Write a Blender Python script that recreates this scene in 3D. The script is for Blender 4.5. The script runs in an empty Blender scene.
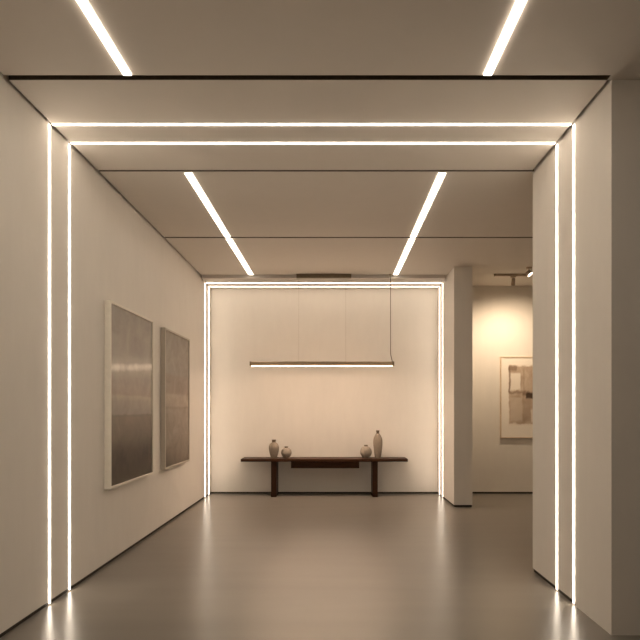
import bpy, bmesh, math, random
from mathutils import Vector, Matrix

random.seed(4)
SC = bpy.context.scene
COL = SC.collection
PI = math.pi

# ------------------------------------------------------------------ dimensions (metres)
XL, XR = -2.18, 1.838          # gallery side walls
XC = 5.2                      # far side of the passage on the right
H = 3.68                      # panel ceiling
HS = 3.63                     # lowered soffit in the end niche
YB = 11.35                    # end wall
YN = -4.0                     # wall behind the camera
PIER0, PIER1 = 4.24, 5.92
STUB0, STUBX = 9.8, 2.12
GAP = 0.025

# ------------------------------------------------------------------ material helpers
def new_mat(name):
    m = bpy.data.materials.new(name); m.use_nodes = True
    nt = m.node_tree
    b = nt.nodes['Principled BSDF']
    return m, nt, b

def N(nt, t, **kw):
    n = nt.nodes.new(t)
    for k, v in kw.items(): setattr(n, k, v)
    return n

def coords(nt, kind='Object', scale=(1, 1, 1)):
    tc = N(nt, 'ShaderNodeTexCoord'); mp = N(nt, 'ShaderNodeMapping')
    mp.inputs['Scale'].default_value = scale
    nt.links.new(tc.outputs[kind], mp.inputs['Vector'])
    return mp.outputs['Vector']

def noise(nt, vec, scale, detail=4, rough=0.55, dist=0.0):
    n = N(nt, 'ShaderNodeTexNoise')
    n.inputs['Scale'].default_value = scale; n.inputs['Detail'].default_value = detail
    n.inputs['Roughness'].default_value = rough; n.inputs['Distortion'].default_value = dist
    nt.links.new(vec, n.inputs['Vector'])
    return n.outputs['Fac']

def ramp(nt, fac, stops, interp='LINEAR'):
    r = N(nt, 'ShaderNodeValToRGB'); cr = r.color_ramp; cr.interpolation = interp
    while len(cr.elements) < len(stops): cr.elements.new(0.5)
    for e, (p, c) in zip(cr.elements, stops):
        e.position = p; e.color = (c[0], c[1], c[2], 1)
    nt.links.new(fac, r.inputs['Fac'])
    return r.outputs['Color']

def math_(nt, op, a, b=None, clamp=False):
    m = N(nt, 'ShaderNodeMath', operation=op); m.use_clamp = clamp
    for i, v in enumerate((a, b)):
        if v is None: continue
        if isinstance(v, (int, float)): m.inputs[i].default_value = v
        else: nt.links.new(v, m.inputs[i])
    return m.outputs[0]

def mix(nt, fac, a, b, mode='MIX'):
    m = N(nt, 'ShaderNodeMix', data_type='RGBA', blend_type=mode)
    for sock, v in ((m.inputs[0], fac), (m.inputs[6], a), (m.inputs[7], b)):
        if isinstance(v, (int, float)): sock.default_value = v
        elif isinstance(v, tuple): sock.default_value = (v[0], v[1], v[2], 1)
        else: nt.links.new(v, sock)
    return m.outputs[2]

def bump(nt, b, h, strength, dist=0.01):
    n = N(nt, 'ShaderNodeBump'); n.inputs['Strength'].default_value = strength
    n.inputs['Distance'].default_value = dist
    nt.links.new(h, n.inputs['Height']); nt.links.new(n.outputs[0], b.inputs['Normal'])

def plaster(name, c, var=0.04, rough=0.75):
    m, nt, b = new_mat(name)
    v = coords(nt)
    big = noise(nt, v, 1.3, 5, 0.6, 0.4)
    brush = noise(nt, coords(nt, 'Object', (2.2, 2.2, 0.5)), 4.0, 5, 0.6)
    f = math_(nt, 'ADD', math_(nt, 'MULTIPLY', big, 0.6), math_(nt, 'MULTIPLY', brush, 0.4))
    lo = tuple(k * (1 - var) for k in c); hi = tuple(min(1, k * (1 + var)) for k in c)
    nt.links.new(ramp(nt, f, [(0.3, lo), (0.7, hi)]), b.inputs['Base Color'])
    b.inputs['Roughness'].default_value = rough
    b.inputs['Specular IOR Level'].default_value = 0.25
    bump(nt, b, noise(nt, v, 26, 6, 0.6), 0.06, 0.01)
    return m

def plain(name, c, rough=0.5, metal=0.0, spec=0.5, var=0.08, scale=30):
    m, nt, b = new_mat(name)
    f = noise(nt, coords(nt), scale, 3)
    nt.links.new(ramp(nt, f, [(0.3, tuple(k * (1 - var) for k in c)), (0.7, tuple(min(1, k * (1 + var)) for k in c))]), b.inputs['Base Color'])
    b.inputs['Roughness'].default_value = rough; b.inputs['Metallic'].default_value = metal
    b.inputs['Specular IOR Level'].default_value = spec
    return m

def glow(name, c, s):
    m, nt, b = new_mat(name)
    b.inputs['Base Color'].default_value = (0.8, 0.8, 0.8, 1)
    b.inputs['Roughness'].default_value = 0.5
    b.inputs['Emission Color'].default_value = (c[0], c[1], c[2], 1)
    b.inputs['Emission Strength'].default_value = s
    return m

WARM = (1.0, 0.855, 0.69)
M_WALL = plaster('warm_white_plaster', (0.70, 0.665, 0.615))
M_CEIL = plaster('ceiling_paint', (0.63, 0.585, 0.53), 0.02, 0.7)
M_VOID = plain('black_reveal', (0.10, 0.078, 0.058), 0.8, spec=0.2)
M_BASE = plain('dark_recessed_base', (0.035, 0.028, 0.022), 0.7, spec=0.2)
M_PORTAL = glow('portal_diffuser', WARM, 14.0)
M_NICHE = glow('niche_diffuser', WARM, 5.5)
M_LINE = glow('ceiling_line_diffuser', WARM, 6.0)
M_LINE_FRONT = glow('front_line_diffuser', WARM, 13.5)
M_PENDANT = glow('pendant_diffuser', (1.0, 0.73, 0.53), 95.0)
M_SPOTLENS = glow('spot_lens', (1.0, 0.85, 0.65), 12.0)
M_BRONZE = plain('brushed_bronze', (0.38, 0.295, 0.20), 0.32, 1.0, var=0.12)
M_BRONZE_D = plain('dark_bronze', (0.20, 0.155, 0.105), 0.45, 0.5)
M_WIRE = plain('steel_wire', (0.50, 0.45, 0.40), 0.45, 0.3)
M_CORD = plain('fabric_cord', (0.13, 0.10, 0.075), 0.7)
M_TRACK = plain('track_paint', (0.40, 0.31, 0.23), 0.55)
M_FRAME = plain('pale_frame', (0.74, 0.69, 0.61), 0.5, spec=0.3, var=0.03)
M_FRAME2 = plain('taupe_frame', (0.50, 0.45, 0.385), 0.5, spec=0.3, var=0.03)
M_OAK = plain('pale_oak', (0.60, 0.48, 0.36), 0.5, spec=0.3, var=0.08)
M_MAT = plain('mat_board', (0.80, 0.745, 0.67), 0.85, spec=0.1, var=0.02)

def floor_mat():
    m, nt, b = new_mat('polished_concrete')
    v = coords(nt)
    streak = noise(nt, coords(nt, 'Object', (0.35, 2.2, 1)), 2.0, 1.5, 0.4)
    cloud = noise(nt, v, 0.8, 3, 0.5, 0.0)
    f = math_(nt, 'ADD', math_(nt, 'MULTIPLY', streak, 0.5), math_(nt, 'MULTIPLY', cloud, 0.5))
    c = ramp(nt, f, [(0.32, (0.158, 0.141, 0.120)), (0.5, (0.174, 0.156, 0.133)), (0.68, (0.190, 0.170, 0.146))])
    nt.links.new(c, b.inputs['Base Color'])
    b.inputs['Roughness'].default_value = 0.277
    b.inputs['IOR'].default_value = 1.55
    b.inputs['Specular IOR Level'].default_value = 0.5
    return m
M_FLOOR = floor_mat()

def wood(name, dark, light, axis_scale):
    m, nt, b = new_mat(name)
    v = coords(nt, 'Object', axis_scale)
    f = noise(nt, v, 3.0, 6, 0.65, 1.2)
    nt.links.new(ramp(nt, f, [(0.3, dark), (0.7, light)]), b.inputs['Base Color'])
    b.inputs['Roughness'].default_value = 0.5
    b.inputs['Specular IOR Level'].default_value = 0.12
    bump(nt, b, f, 0.05, 0.004)
    return m
M_WOOD_X = wood('dark_walnut_along', (0.024, 0.0095, 0.004), (0.056, 0.023, 0.010), (1.0, 12, 12))
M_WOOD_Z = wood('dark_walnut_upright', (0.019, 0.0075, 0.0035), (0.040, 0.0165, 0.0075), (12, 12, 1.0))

def ceramic(name, c, speck):
    m, nt, b = new_mat(name)
    v = coords(nt)
    f = noise(nt, v, 22, 6, 0.65)
    base = ramp(nt, f, [(0.3, tuple(k * 0.82 for k in c)), (0.65, c)])
    sp = ramp(nt, noise(nt, v, 120, 2), [(0.60, (0, 0, 0)), (0.70, (1, 1, 1))])
    nt.links.new(mix(nt, math_(nt, 'MULTIPLY', sp, speck), base, tuple(k * 0.4 for k in c)), b.inputs['Base Color'])
    b.inputs['Roughness'].default_value = 0.7
    b.inputs['Specular IOR Level'].default_value = 0.3
    bump(nt, b, f, 0.15, 0.004)
    return m
M_CER_A = ceramic('stoneware_taupe', (0.25, 0.205, 0.16), 0.5)
M_CER_B = ceramic('stoneware_sand', (0.31, 0.265, 0.215), 0.4)
M_CER_N = ceramic('unglazed_neck', (0.13, 0.095, 0.065), 0.4)

# ------------------------------------------------------------------ mesh helpers
def link(name, bm, mat, parent=None, smooth=False):
    me = bpy.data.meshes.new(name)
    bmesh.ops.recalc_face_normals(bm, faces=bm.faces)
    bm.to_mesh(me); bm.free()
    if mat is not None: me.materials.append(mat)
    if smooth:
        for p in me.polygons: p.use_smooth = True
    o = bpy.data.objects.new(name, me); COL.objects.link(o)
    if parent is not None: o.parent = parent
    return o

def box(bm, x0, x1, y0, y1, z0, z1, bevel=0.0):
    r = bmesh.ops.create_cube(bm, size=1.0)
    for v in r['verts']:
        v.co = Vector((x0 + (v.co.x + .5) * (x1 - x0), y0 + (v.co.y + .5) * (y1 - y0), z0 + (v.co.z + .5) * (z1 - z0)))
    if bevel > 0:
        es = {e for v in r['verts'] for e in v.link_edges}
        bmesh.ops.bevel(bm, geom=list(es), offset=bevel, segments=2, affect='EDGES', profile=0.5)

def B(*a, **k):
    bm = bmesh.new(); box(bm, *a, **k); return bm

def cyl(bm, p0, p1, r0, r1=None, seg=20):
    r1 = r0 if r1 is None else r1
    p0, p1 = Vector(p0), Vector(p1); d = p1 - p0
    mtx = Matrix.Translation((p0 + p1) / 2) @ d.to_track_quat('Z', 'Y').to_matrix().to_4x4()
    bmesh.ops.create_cone(bm, cap_ends=True, segments=seg, radius1=r0, radius2=r1, depth=d.length, matrix=mtx)

def thing(name, label, cat, loc=(0, 0, 0), group=None):
    o = bpy.data.objects.new(name, None); COL.objects.link(o)
    o.location = loc; o.empty_display_size = 0.1
    tag(o, label, cat, group); return o

def tag(o, label=None, cat=None, group=None, kind=None):
    if label: o['label'] = label
    if cat: o['category'] = cat
    if group: o['group'] = group
    if kind: o['kind'] = kind
    return o

def struct(name, bm, mat, label, cat, parent=None):
    o = link(name, bm, mat, parent)
    if parent is None: tag(o, label, cat, None, 'structure')
    return o

# ------------------------------------------------------------------ setting
struct('floor', B(XL - .25, XC + .2, YN - .2, YB + .25, -0.12, 0), M_FLOOR,
       'polished grey brown concrete floor running through the gallery', 'floor')
BZ = 0.03
wl = struct('wall_left', B(XL - .2, XL, YN, YB + .2, BZ, H + .2), M_WALL,
            'long off-white plaster wall on the left behind two tall pictures', 'wall')
wb = struct('wall_back', B(XL, XC, YB, YB + .2, BZ, H + .2), M_WALL,
            'cream plaster end wall behind the dark console table', 'wall')
wr = struct('wall_right', B(XC, XC + .2, YN, YB + .2, 0, H + .2), M_WALL,
            'plaster wall on the far side of the right-hand passage', 'wall')
wn = struct('wall_near', B(XL, XC, YN - .2, YN, 0, H + .2), M_WALL, 'plaster wall behind the viewpoint', 'wall')
bm = bmesh.new()
box(bm, XR, XC, PIER0, PIER1, BZ, H + .06)
box(bm, XR, XC, PIER0, 4.86, 0, BZ)
struct('wall_pier', bm, M_WALL, 'broad off-white pier on the right carrying two lit upright strips', 'wall')
struct('pillar', B(XR, STUBX, STUB0, YB, BZ, H + .06), M_WALL,
       'narrow wall stub between the lit end niche and the right passage', 'pillar')
# recessed dark bases under the walls
def base(name, label, *boxes):
    bm = bmesh.new()
    for b_ in boxes: box(bm, *b_)
    struct(name, bm, M_BASE, label, 'baseboard')
base('baseboard_left', 'thin dark recessed base along the left wall', (XL - .2, XL - .008, YN, YB, 0, BZ))
base('baseboard_back', 'dark recessed base under the cream end wall', (XL, XC, YB + .008, YB + .2, 0, BZ))
base('baseboard_right', 'dark recessed base under the right pier', (XR + .008, XC, 4.86, PIER1 - .008, 0, BZ))
base('baseboard_pillar', 'dark recessed base under the narrow wall stub', (XR + .008, STUBX - .008, STUB0 + .008, YB, 0, BZ))

ceil = struct('ceiling', B(XL - .2, XC + .2, YN - .2, YB + .2, H + .06, H + .2), M_VOID,
              'taupe panelled ceiling with thin dark joints between its panels', 'ceiling')
def panel(*boxes, dark_edges=True):
    bm = bmesh.new()
    for b_ in boxes: box(bm, *b_)
    o = link('ceiling_panel', bm, M_CEIL, ceil)
    if dark_edges:                       # black-lined joints between panels
        o.data.materials.append(M_VOID)
        for p in o.data.polygons:
            if abs(p.normal.z) < 0.5: p.material_index = 1
x0, x1 = XL + GAP, XR - GAP
panel((x0, XR - .03, YN, 4.18, H, H + .06), (XR - .03, XC, YN, PIER0, H, H + .06))
panel((x0, x1, 4.24, 5.84, H, H + .06))
panel((x0, XC, 5.875, 8.11, H, H + .06))
panel((x0, XC, 8.155, 10.39, H, H + .06), (STUBX, XC, 10.39, YB, H, H + .06))
panel((x0, x1, 10.425, YB - .003, HS, H + .06), dark_edges=False)

# ------------------------------------------------------------------ portal light frames
def portal(y, w, top, mat, label, group):
    t = thing('portal_light', label, 'strip light', ((XL + XR) / 2, y, 0), group)
    p = 0.006
    cx = (XL + XR) / 2
    dy = 0.025 if abs(y - 5.245) < .001 else 0.0
    def part(name, a, b, m=mat):
        bm = bmesh.new()
        box(bm, a[0] - cx, b[0] - cx, a[1] - y, b[1] - y, a[2], b[2]); link(name, bm, m, t)
    part('upright', (XL, y + dy - w / 2, .012), (XL + p, y + dy + w / 2, top - .004))
    part('upright', (XR - p, y + dy - w / 2, .012), (XR, y + dy + w / 2, top - .004))
    part('crossbar', (XL + GAP, y - w / 2, top - p), (XR - GAP, y + w / 2, top))
    return t
portal(4.90, 0.024, H, M_PORTAL, 'larger outer glowing strip frame nearest the viewer, down left wall and pier', None)
portal(5.245, 0.024, H, M_PORTAL, 'second glowing strip frame just inside the nearest one on wall and pier', None)
portal(10.82, 0.032, HS, M_NICHE, 'outer of the two small glowing frames around the end niche', None)
portal(11.13, 0.032, HS, M_NICHE, 'inner small glowing frame closest to the cream end wall', None)

# ------------------------------------------------------------------ ceiling line lights
def line_light(x, ya, yb, w, label, m=M_LINE):
    t = thing('linear_ceiling_light', label, 'ceiling light', (x, (ya + yb) / 2, H), 'linear ceiling lights')
    L = (yb - ya) / 2
    link('diffuser', B(-w / 2, w / 2, -L + .004, L - .004, -0.007, 0), m, t)
    for s in (-1, 1):
        link('end_cap', B(-w / 2, w / 2, min(s * L, s * (L - .004)), max(s * L, s * (L - .004)), -0.007, 0), M_FRAME, t)
LXL, LXR = -1.345, 1.0
for x, side in ((LXL, 'left'), (LXR, 'right')):
    line_light(x, -2.5, 4.175, 0.052, f'wide glowing ceiling strip at the top {side}, nearest the viewer', M_LINE_FRONT)
    line_light(x, 5.885, 8.105, 0.066, f'{side} glowing ceiling strip on the middle panel behind the portal crossbars')
    line_light(x, 8.16, 10.38, 0.072, f'short farthest {side} ceiling strip just before the end niche')

# ------------------------------------------------------------------ left wall pictures
def sep_generated(nt):
    tc = N(nt, 'ShaderNodeTexCoord'); s = N(nt, 'ShaderNodeSeparateXYZ')
    nt.links.new(tc.outputs['Generated'], s.inputs[0]); return s.outputs

def horizon_paint():
    m, nt, b = new_mat('misty_horizon_paint')
    _, u, v = sep_generated(nt)[:3]
    oc = coords(nt)
    wob = math_(nt, 'SUBTRACT', noise(nt, coords(nt, 'Object', (1, 1.2, 2.5)), 2.0, 6, 0.6), 0.5)
    vv = math_(nt, 'ADD', v, math_(nt, 'MULTIPLY', wob, 0.035))
    col = ramp(nt, vv, [
        (0.00, (0.085, 0.066, 0.048)), (0.10, (0.070, 0.050, 0.035)), (0.17, (0.075, 0.053, 0.037)),
        (0.25, (0.135, 0.105, 0.080)), (0.375, (0.195, 0.155, 0.122)), (0.388, (0.175, 0.145, 0.118)),
        (0.396, (0.285, 0.250, 0.210)), (0.47, (0.31, 0.268, 0.222)), (0.495, (0.38, 0.325, 0.268)),
        (0.51, (0.31, 0.255, 0.208)), (0.60, (0.31, 0.268, 0.222)), (0.66, (0.32, 0.285, 0.243)),
        (0.70, (0.31, 0.282, 0.247)), (1.0, (0.32, 0.292, 0.26))])
    mott = noise(nt, coords(nt, 'Object', (1, 1.3, 1.6)), 2.2, 7, 0.62, 0.5)
    col = mix(nt, 0.6, col, ramp(nt, mott, [(0.3, (0.34, 0.33, 0.32)), (0.7, (0.68, 0.68, 0.68))]), 'OVERLAY')
    # dark blots low down
    low = math_(nt, 'MULTIPLY', ramp(nt, v, [(0.02, (0, 0, 0)), (0.14, (1, 1, 1)), (0.27, (0, 0, 0))]),
                ramp(nt, noise(nt, oc, 3.2, 5), [(0.44, (0, 0, 0)), (0.60, (1, 1, 1))]))
    col = mix(nt, math_(nt, 'MULTIPLY', low, 0.85), col, (0.03, 0.02, 0.013))
    # thin pale streak of paint
    d = math_(nt, 'ABSOLUTE', math_(nt, 'SUBTRACT', math_(nt, 'SUBTRACT', vv, math_(nt, 'MULTIPLY', u, 0.055)), 0.648))
    streak = ramp(nt, d, [(0.0, (1, 1, 1)), (0.010, (0.85, 0.85, 0.85)), (0.026, (0.2, 0.2, 0.2)), (0.07, (0, 0, 0))])
    var = ramp(nt, noise(nt, coords(nt, 'Object', (1, 1, 1)), 2.6, 5), [(0.35, (0.35, 0.35, 0.35)), (0.6, (1, 1, 1))])
    col = mix(nt, math_(nt, 'MULTIPLY', streak, var), col, (1.0, 0.95, 0.87))
    nt.links.new(col, b.inputs['Base Color'])
    b.inputs['Roughness'].default_value = 0.5; b.inputs['Specular IOR Level'].default_value = 0.3
    bump(nt, b, mott, 0.12, 0.004)
    return m

def veil_paint():
    m, nt, b = new_mat('veiled_grey_paint')
    _, u, v = sep_generated(nt)[:3]
    wob = math_(nt, 'SUBTRACT', noise(nt, coords(nt, 'Object', (1, 1.2, 2.5)), 2.0, 6, 0.6), 0.5)
    vv = math_(nt, 'ADD', v, math_(nt, 'MULTIPLY', wob, 0.03))
    col = ramp(nt, vv, [
        (0.0, (0.16, 0.125, 0.095)), (0.10, (0.20, 0.165, 0.132)), (0.25, (0.27, 0.225, 0.185)),
        (0.42, (0.275, 0.228, 0.185)), (0.435, (0.235, 0.195, 0.155)), (0.45, (0.33, 0.272, 0.22)), (0.53, (0.335, 0.277, 0.222)),
        (0.55, (0.255, 0.205, 0.165)), (0.67, (0.245, 0.20, 0.162)), (0.70, (0.265, 0.235, 0.198)),
        (0.84, (0.285, 0.255, 0.220)), (1.0, (0.275, 0.248, 0.215))])
    mott = noise(nt, coords(nt, 'Object', (1, 1.3, 2)), 2.4, 7, 0.62, 0.6)
    col = mix(nt, 0.7, col, ramp(nt, mott, [(0.3, (0.36, 0.35, 0.34)), (0.7, (0.68, 0.68, 0.68))]), 'OVERLAY')
    corner = math_(nt, 'MULTIPLY', ramp(nt, u, [(0.0, (1, 1, 1)), (0.5, (0, 0, 0))]), ramp(nt, vv, [(0.0, (1, 1, 1)), (0.16, (0, 0, 0))]))
    col = mix(nt, math_(nt, 'MULTIPLY', corner, 0.7), col, (0.04, 0.03, 0.02))
    nt.links.new(col, b.inputs['Base Color'])
    b.inputs['Roughness'].default_value = 0.55; b.inputs['Specular IOR Level'].default_value = 0.25
    bump(nt, b, mott, 0.12, 0.004)
    return m

def wall_picture(ya, yb, z0, z1, mat, fmat, label, rim=0.026, depth=0.062):
    yc = (ya + yb) / 2
    t = thing('framed_painting', label, 'painting', (XL, yc, z0), None)
    W, Hh = (yb - ya) / 2, z1 - z0
    bm = bmesh.new()
    box(bm, 0.001, depth, -W, -W + rim, 0, Hh, 0.003); box(bm, 0.001, depth, W - rim, W, 0, Hh, 0.003)
    box(bm, 0.001, depth, -W + rim, W - rim, 0, rim, 0.003); box(bm, 0.001, depth, -W + rim, W - rim, Hh - rim, Hh, 0.003)
    link('frame', bm, fmat, t)
    link('canvas', B(0.02, depth - .012, -W + rim, W - rim, rim, Hh - rim), mat, t)
wall_picture(6.07, 7.51, 0.735, 2.535, horizon_paint(), M_FRAME,
             'larger left-wall painting with a bright pale streak above dark ground')
wall_picture(8.04, 9.40, 0.735, 2.525, veil_paint(), M_FRAME2,
             'even grey-brown painting on the left wall, nearer the end niche')

# ------------------------------------------------------------------ passage picture
def ink_paint():
    m, nt, b = new_mat('ink_wash')
    u, _, v = sep_generated(nt)[:3]
    oc = coords(nt)
    nx = math_(nt, 'MULTIPLY', math_(nt, 'SUBTRACT', noise(nt, oc, 5, 5, 0.6), 0.5), 0.12)
    ny = math_(nt, 'MULTIPLY', math_(nt, 'SUBTRACT', noise(nt, coords(nt, 'Object', (1, 1, 1.3)), 6, 5, 0.6), 0.5), 0.12)
    U, V = math_(nt, 'ADD', u, nx), math_(nt, 'ADD', v, ny)
    def rect(a, c, p, q, soft=0.03):
        def edge(s, at, sign):
            r = math_(nt, 'MULTIPLY', math_(nt, 'SUBTRACT', s, at), sign / soft)
            return math_(nt, 'ADD', r, 0.5, True)
        f = math_(nt, 'MULTIPLY', edge(U, a, 1), edge(U, c, -1))
        return math_(nt, 'MULTIPLY', f, math_(nt, 'MULTIPLY', edge(V, p, 1), edge(V, q, -1)))
    wash = noise(nt, oc, 4, 6, 0.65, 0.6)
    paper = (0.78, 0.71, 0.63)
    tan = ramp(nt, wash, [(0.3, (0.36, 0.27, 0.20)), (0.7, (0.56, 0.46, 0.37))])
    dark = (0.20, 0.135, 0.095)
    col = mix(nt, rect(.03, .97, .03, .97), paper, tan)
    def over(c, m_, k): return mix(nt, math_(nt, 'MULTIPLY', m_, k), c, None) if False else c
    for (r, c, k) in ((( .06, .36, .58, .86), (0.76, 0.70, 0.62), .95),      # blank cell upper left
                      ((.70, .94, .62, .92), (0.70, 0.62, 0.53), .7),
                      ((.06, .40, .08, .46), (0.58, 0.50, 0.42), .55),
                      ((.66, .95, .06, .26), (0.72, 0.65, 0.57), .8),
                      ((.02, .07, .55, .96), dark, .75), ((.03, .26, .90, .965), dark, .7),
                      ((.04, .50, .535, .56), dark, .75), ((.44, .47, .05, .95), (0.33, 0.25, 0.185), .6),
                      ((.47, .66, .08, .44), (0.36, 0.275, 0.21), .5),
                      ((.42, .90, .50, .545), dark, .8), ((.52, .72, .44, .535), (0.06, 0.038, 0.026), .95)):
        col = mix(nt, math_(nt, 'MULTIPLY', rect(*r), k), col, c)
    nt.links.new(col, b.inputs['Base Color'])
    b.inputs['Roughness'].default_value = 0.85; b.inputs['Specular IOR Level'].default_value = 0.1
    return m
pic = thing('framed_print', 'ink wash picture in a pale mat on the passage wall, half hidden by the pier', 'print', (3.385, YB, 0.985))
W, Hh, rim = 0.445, 1.44, 0.018
bm = bmesh.new()
box(bm, -W, -W + rim, -.045, -.001, 0, Hh, .002); box(bm, W - rim, W, -.045, -.001, 0, Hh, .002)
box(bm, -W + rim, W - rim, -.045, -.001, 0, rim, .002); box(bm, -W + rim, W - rim, -.045, -.001, Hh - rim, Hh, .002)
link('frame', bm, M_OAK, pic)
link('mat_board', B(-W + rim, W - rim, -.034, -.01, rim, Hh - rim), M_MAT, pic)
link('ink_sheet', B(-.305, .305, -.036, -.0341, .22, 1.305), ink_paint(), pic)

# ------------------------------------------------------------------ console table
TY0, TY1, TZ = 10.86, 11.31, 0.652
tb = thing('console_table', 'long low dark walnut console table against the cream end wall', 'table', (-0.165, (TY0 + TY1) / 2, 0))
cx, cy = -0.165, (TY0 + TY1) / 2
def tp(name, x0, x1, y0, y1, z0, z1, m, bev):
    return link(name, B(x0 - cx, x1 - cx, y0 - cy, y1 - cy, z0, z1, bevel=bev), m, tb)
tp('tabletop', -1.585, 1.255, TY0, TY1, TZ - .048, TZ, M_WOOD_X, .006)
tp('leg', -1.072, -0.980, TY0 + .03, TY1 - .03, 0, TZ - .048, M_WOOD_Z, .004)
tp('leg', 0.655, 0.745, TY0 + .03, TY1 - .03, 0, TZ - .048, M_WOOD_Z, .004)
dr = tp('drawer', -0.735, 0.430, TY0 + .06, TY1 - .06, TZ - .048 - .115, TZ - .048, M_WOOD_X, .004)
link('drawer_front', B(-0.725 - cx, 0.420 - cx, TY0 + .052 - cy, TY0 + .06 - cy, TZ - .157, TZ - .055, bevel=.002), M_WOOD_X, dr)

# ------------------------------------------------------------------ vases
def lathe(profile, ribs=0, amp=0.0, seg=64):
    bm = bmesh.new(); rings = []
    for r, z in profile:
        ring = []
        for i in range(seg):
            a = 2 * PI * i / seg
            rr = r * (1 + amp * math.cos(ribs * a)) if ribs else r
            ring.append(bm.verts.new((rr * math.cos(a), rr * math.sin(a), z)))
        rings.append(ring)
    for a, b in zip(rings, rings[1:]):
        for i in range(seg):
            bm.faces.new((a[i], a[(i + 1) % seg], b[(i + 1) % seg], b[i]))
    bm.faces.new(rings[0]); bm.faces.new(rings[-1])
    return bm

def catmull(pts, n=6):
    out = []
    P = [pts[0]] + list(pts) + [pts[-1]]
    for i in range(1, len(P) - 2):
        for k in range(n):
            t = k / n
            c = []
            for d in range(2):
                p0, p1, p2, p3 = P[i - 1][d], P[i][d], P[i + 1][d], P[i + 2][d]
                c.append(.5 * (2 * p1 + (p2 - p0) * t + (2 * p0 - 5 * p1 + 4 * p2 - p3) * t * t + (3 * p1 - p0 - 3 * p2 + p3) * t ** 3))
            out.append((max(c[0], .002), c[1]))
    out.append(pts[-1]); return out

def vase(x, body, neck, label, mat, ribs, amp, y=11.08):
    t = thing('vase', label, 'vase', (x, y, TZ), 'stoneware vases on the console')
    link('body', lathe(catmull(body), ribs, amp), mat, t, True)
    link('neck', lathe(neck), M_CER_N, t, True)
    return t
def neck(z0, z1, r, lip):
    return [(r, z0), (r * .96, z0 + (z1 - z0) * .5), (r + lip * .6, z1 - .006), (r + lip, z1 - .002), (r + lip * .5, z1), (r * .78, z1), (r * .7, z0 + .01), (r * .7, z0 + .002)]
vase(-1.040, [(.045, 0), (.052, .012), (.070, .07), (.085, .145), (.086, .19), (.074, .235), (.050, .262), (.034, .272)],
     neck(.268, .318, .034, .004), 'tall ribbed stoneware vase at the left end of the table', M_CER_A, 16, .018)
vase(-0.824, [(.040, 0), (.050, .010), (.078, .045), (.091, .090), (.082, .135), (.055, .168), (.034, .180)],
     neck(.176, .200, .032, .003), 'small round stoneware jar beside the left ribbed vase', M_CER_B, 0, 0)
vase(0.553, [(.046, 0), (.058, .012), (.090, .055), (.102, .098), (.092, .150), (.060, .190), (.034, .203)],
     neck(.199, .226, .032, .003), 'round squat stoneware jar beside the tallest vase', M_CER_B, 0, 0)
vase(0.758, [(.048, 0), (.054, .02), (.068, .12), (.078, .22), (.080, .29), (.070, .35), (.046, .40), (.026, .425)],
     neck(.420, .478, .025, .007), 'tallest slender stoneware vase near the right table leg', M_CER_A, 0, 0)

# ------------------------------------------------------------------ pendant lamp
PY = 10.35
pl = thing('pendant_lamp', 'long slim bronze linear pendant hung above the console table', 'pendant lamp', (-0.195, PY, 2.19))
px, pz = -0.195, 2.19
def pp(name, bm, m, smooth=False): return link(name, bm, m, pl, smooth)
bm = bmesh.new(); box(bm, -1.14, 1.14, -.026, .026, .009, .076, .012)
pp('housing', bm, M_BRONZE)
for s in (-1, 1):
    pp('end_cap', B(min(s * 1.14, s * 1.168), max(s * 1.14, s * 1.168), -.026, .026, .006, .079, bevel=.004), M_BRONZE_D)
pp('diffuser', B(-1.135, 1.135, -.023, .023, .0, .009), M_PENDANT)
pp('canopy', B(-.607 - px, .280 - px, -.03, .03, H - .063 - pz, H - pz, bevel=.004), M_BRONZE_D)
for xw in (-.57, .19):
    bm = bmesh.new(); cyl(bm, (xw - px, 0, .064), (xw - px, 0, H - .06 - pz), .0022, seg=8)
    pp('suspension_wire', bm, M_WIRE)
bm = bmesh.new()
xa, xb_ = .915 - px, .945 - px
cyl(bm, (xa, 0, H - .03 - pz), (xa, 0, .20), .006, seg=10)
cyl(bm, (xa, 0, .20), (xb_, 0, .066), .006, seg=10)
pp('power_cord', bm, M_CORD)
bm = bmesh.new(); cyl(bm, (xa, 0, H - .035 - pz), (xa, 0, H - pz), .022, seg=20)
pp('cord_grip', bm, M_BRONZE_D)

# ------------------------------------------------------------------ passage track and spotlights
TRY = 10.34
tr = thing('lighting_track', 'slim taupe lighting track on the passage ceiling', 'lighting track', (3.6, TRY, H))
link('rail', B(-1.0, 1.0, -.017, .017, -.034, 0, bevel=.002), M_TRACK, tr)
link('end_cap', B(-1.012, -1.0, -.018, .018, -.035, 0), M_BRONZE_D, tr)

def spot_lamp(name, loc, target, power, size, color, blend=0.9, parent=None):
    L = bpy.data.lights.new(name, 'SPOT'); L.energy = power; L.color = color
    L.spot_size = size; L.spot_blend = blend; L.shadow_soft_size = 0.04
    o = bpy.data.objects.new(name, L); COL.objects.link(o)
    o.location = loc
    o.rotation_euler = (Vector(target) - Vector(loc)).to_track_quat('-Z', 'Y').to_euler()
    return o

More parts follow.
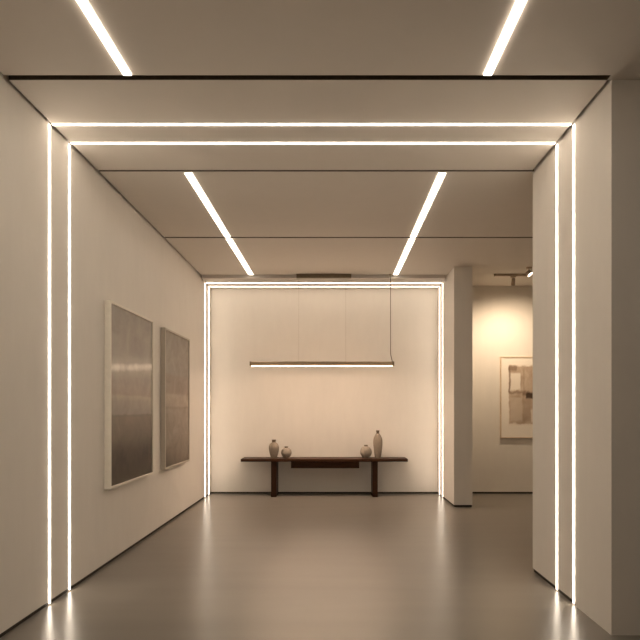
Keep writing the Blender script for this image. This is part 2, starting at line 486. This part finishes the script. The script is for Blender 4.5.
def spotlight(x, y, top, aim, label, lit, r=.032, ln=.11):
    t = thing('spotlight', label, 'spotlight', (x, y, top), 'spotlights in the passage')
    d = (Vector(aim) - Vector((x, y, top - .06))).normalized()
    bm = bmesh.new(); cyl(bm, (0, 0, -.022), (0, 0, 0), .045, seg=20); link('adapter', bm, M_TRACK, t, False)
    bm = bmesh.new(); cyl(bm, (0, 0, -.06), (0, 0, -.022), .009, seg=12); link('stem', bm, M_TRACK, t)
    c = Vector((0, 0, -.06)) + Vector((0, 0, -.03))
    bm = bmesh.new(); cyl(bm, c - d * ln * .5, c + d * ln * .5, r * .85, r, seg=28); link('lamp_head', bm, M_TRACK, t)
    bm = bmesh.new(); cyl(bm, c + d * (ln * .5 - .004), c + d * (ln * .5 + .0008), r * .88, seg=28)
    link('lens', bm, M_SPOTLENS, t)
    return t, Vector((x, y, top)) + c + d * (ln * .5 + .03), d
SPW = (1.0, 0.76, 0.52)
t, p, d = spotlight(2.895, TRY, H - .034, (3.0, YB, 1.2), 'small taupe spotlight hanging below the track, its lens turned to the wall', False)
spot_lamp('spot_beam', p, (3.2, YB, 0.8), 105, math.radians(150), SPW, 1.0)
t, p, d = spotlight(3.0, 9.85, H, (3.5, 9.5, 2.87), 'glowing spotlight at the ceiling beside the pier edge', True, .048, .06)

# ------------------------------------------------------------------ world, camera, view
w = bpy.data.worlds.new('World'); SC.world = w; w.use_nodes = True
w.node_tree.nodes['Background'].inputs[0].default_value = (1, 0.85, 0.7, 1)
w.node_tree.nodes['Background'].inputs[1].default_value = 0.02

cd = bpy.data.cameras.new('Camera'); cam = bpy.data.objects.new('Camera', cd); COL.objects.link(cam)
cam.location = (0, 0, 1.5); cam.rotation_euler = (PI / 2, 0, 0)
cd.sensor_width = 36; cd.lens = 36
cd.shift_x = -14 / 640; cd.shift_y = 89 / 640
cd.clip_start = 0.05
SC.camera = cam

SC.view_settings.view_transform = 'Standard'; SC.view_settings.look = 'None'
SC.view_settings.gamma = 1; SC.view_settings.use_curve_mapping = False
SC.view_settings.exposure = 0.56
SC.cycles.sample_clamp_direct = 3.6
SC.cycles.max_bounces = 12; SC.cycles.diffuse_bounces = 8
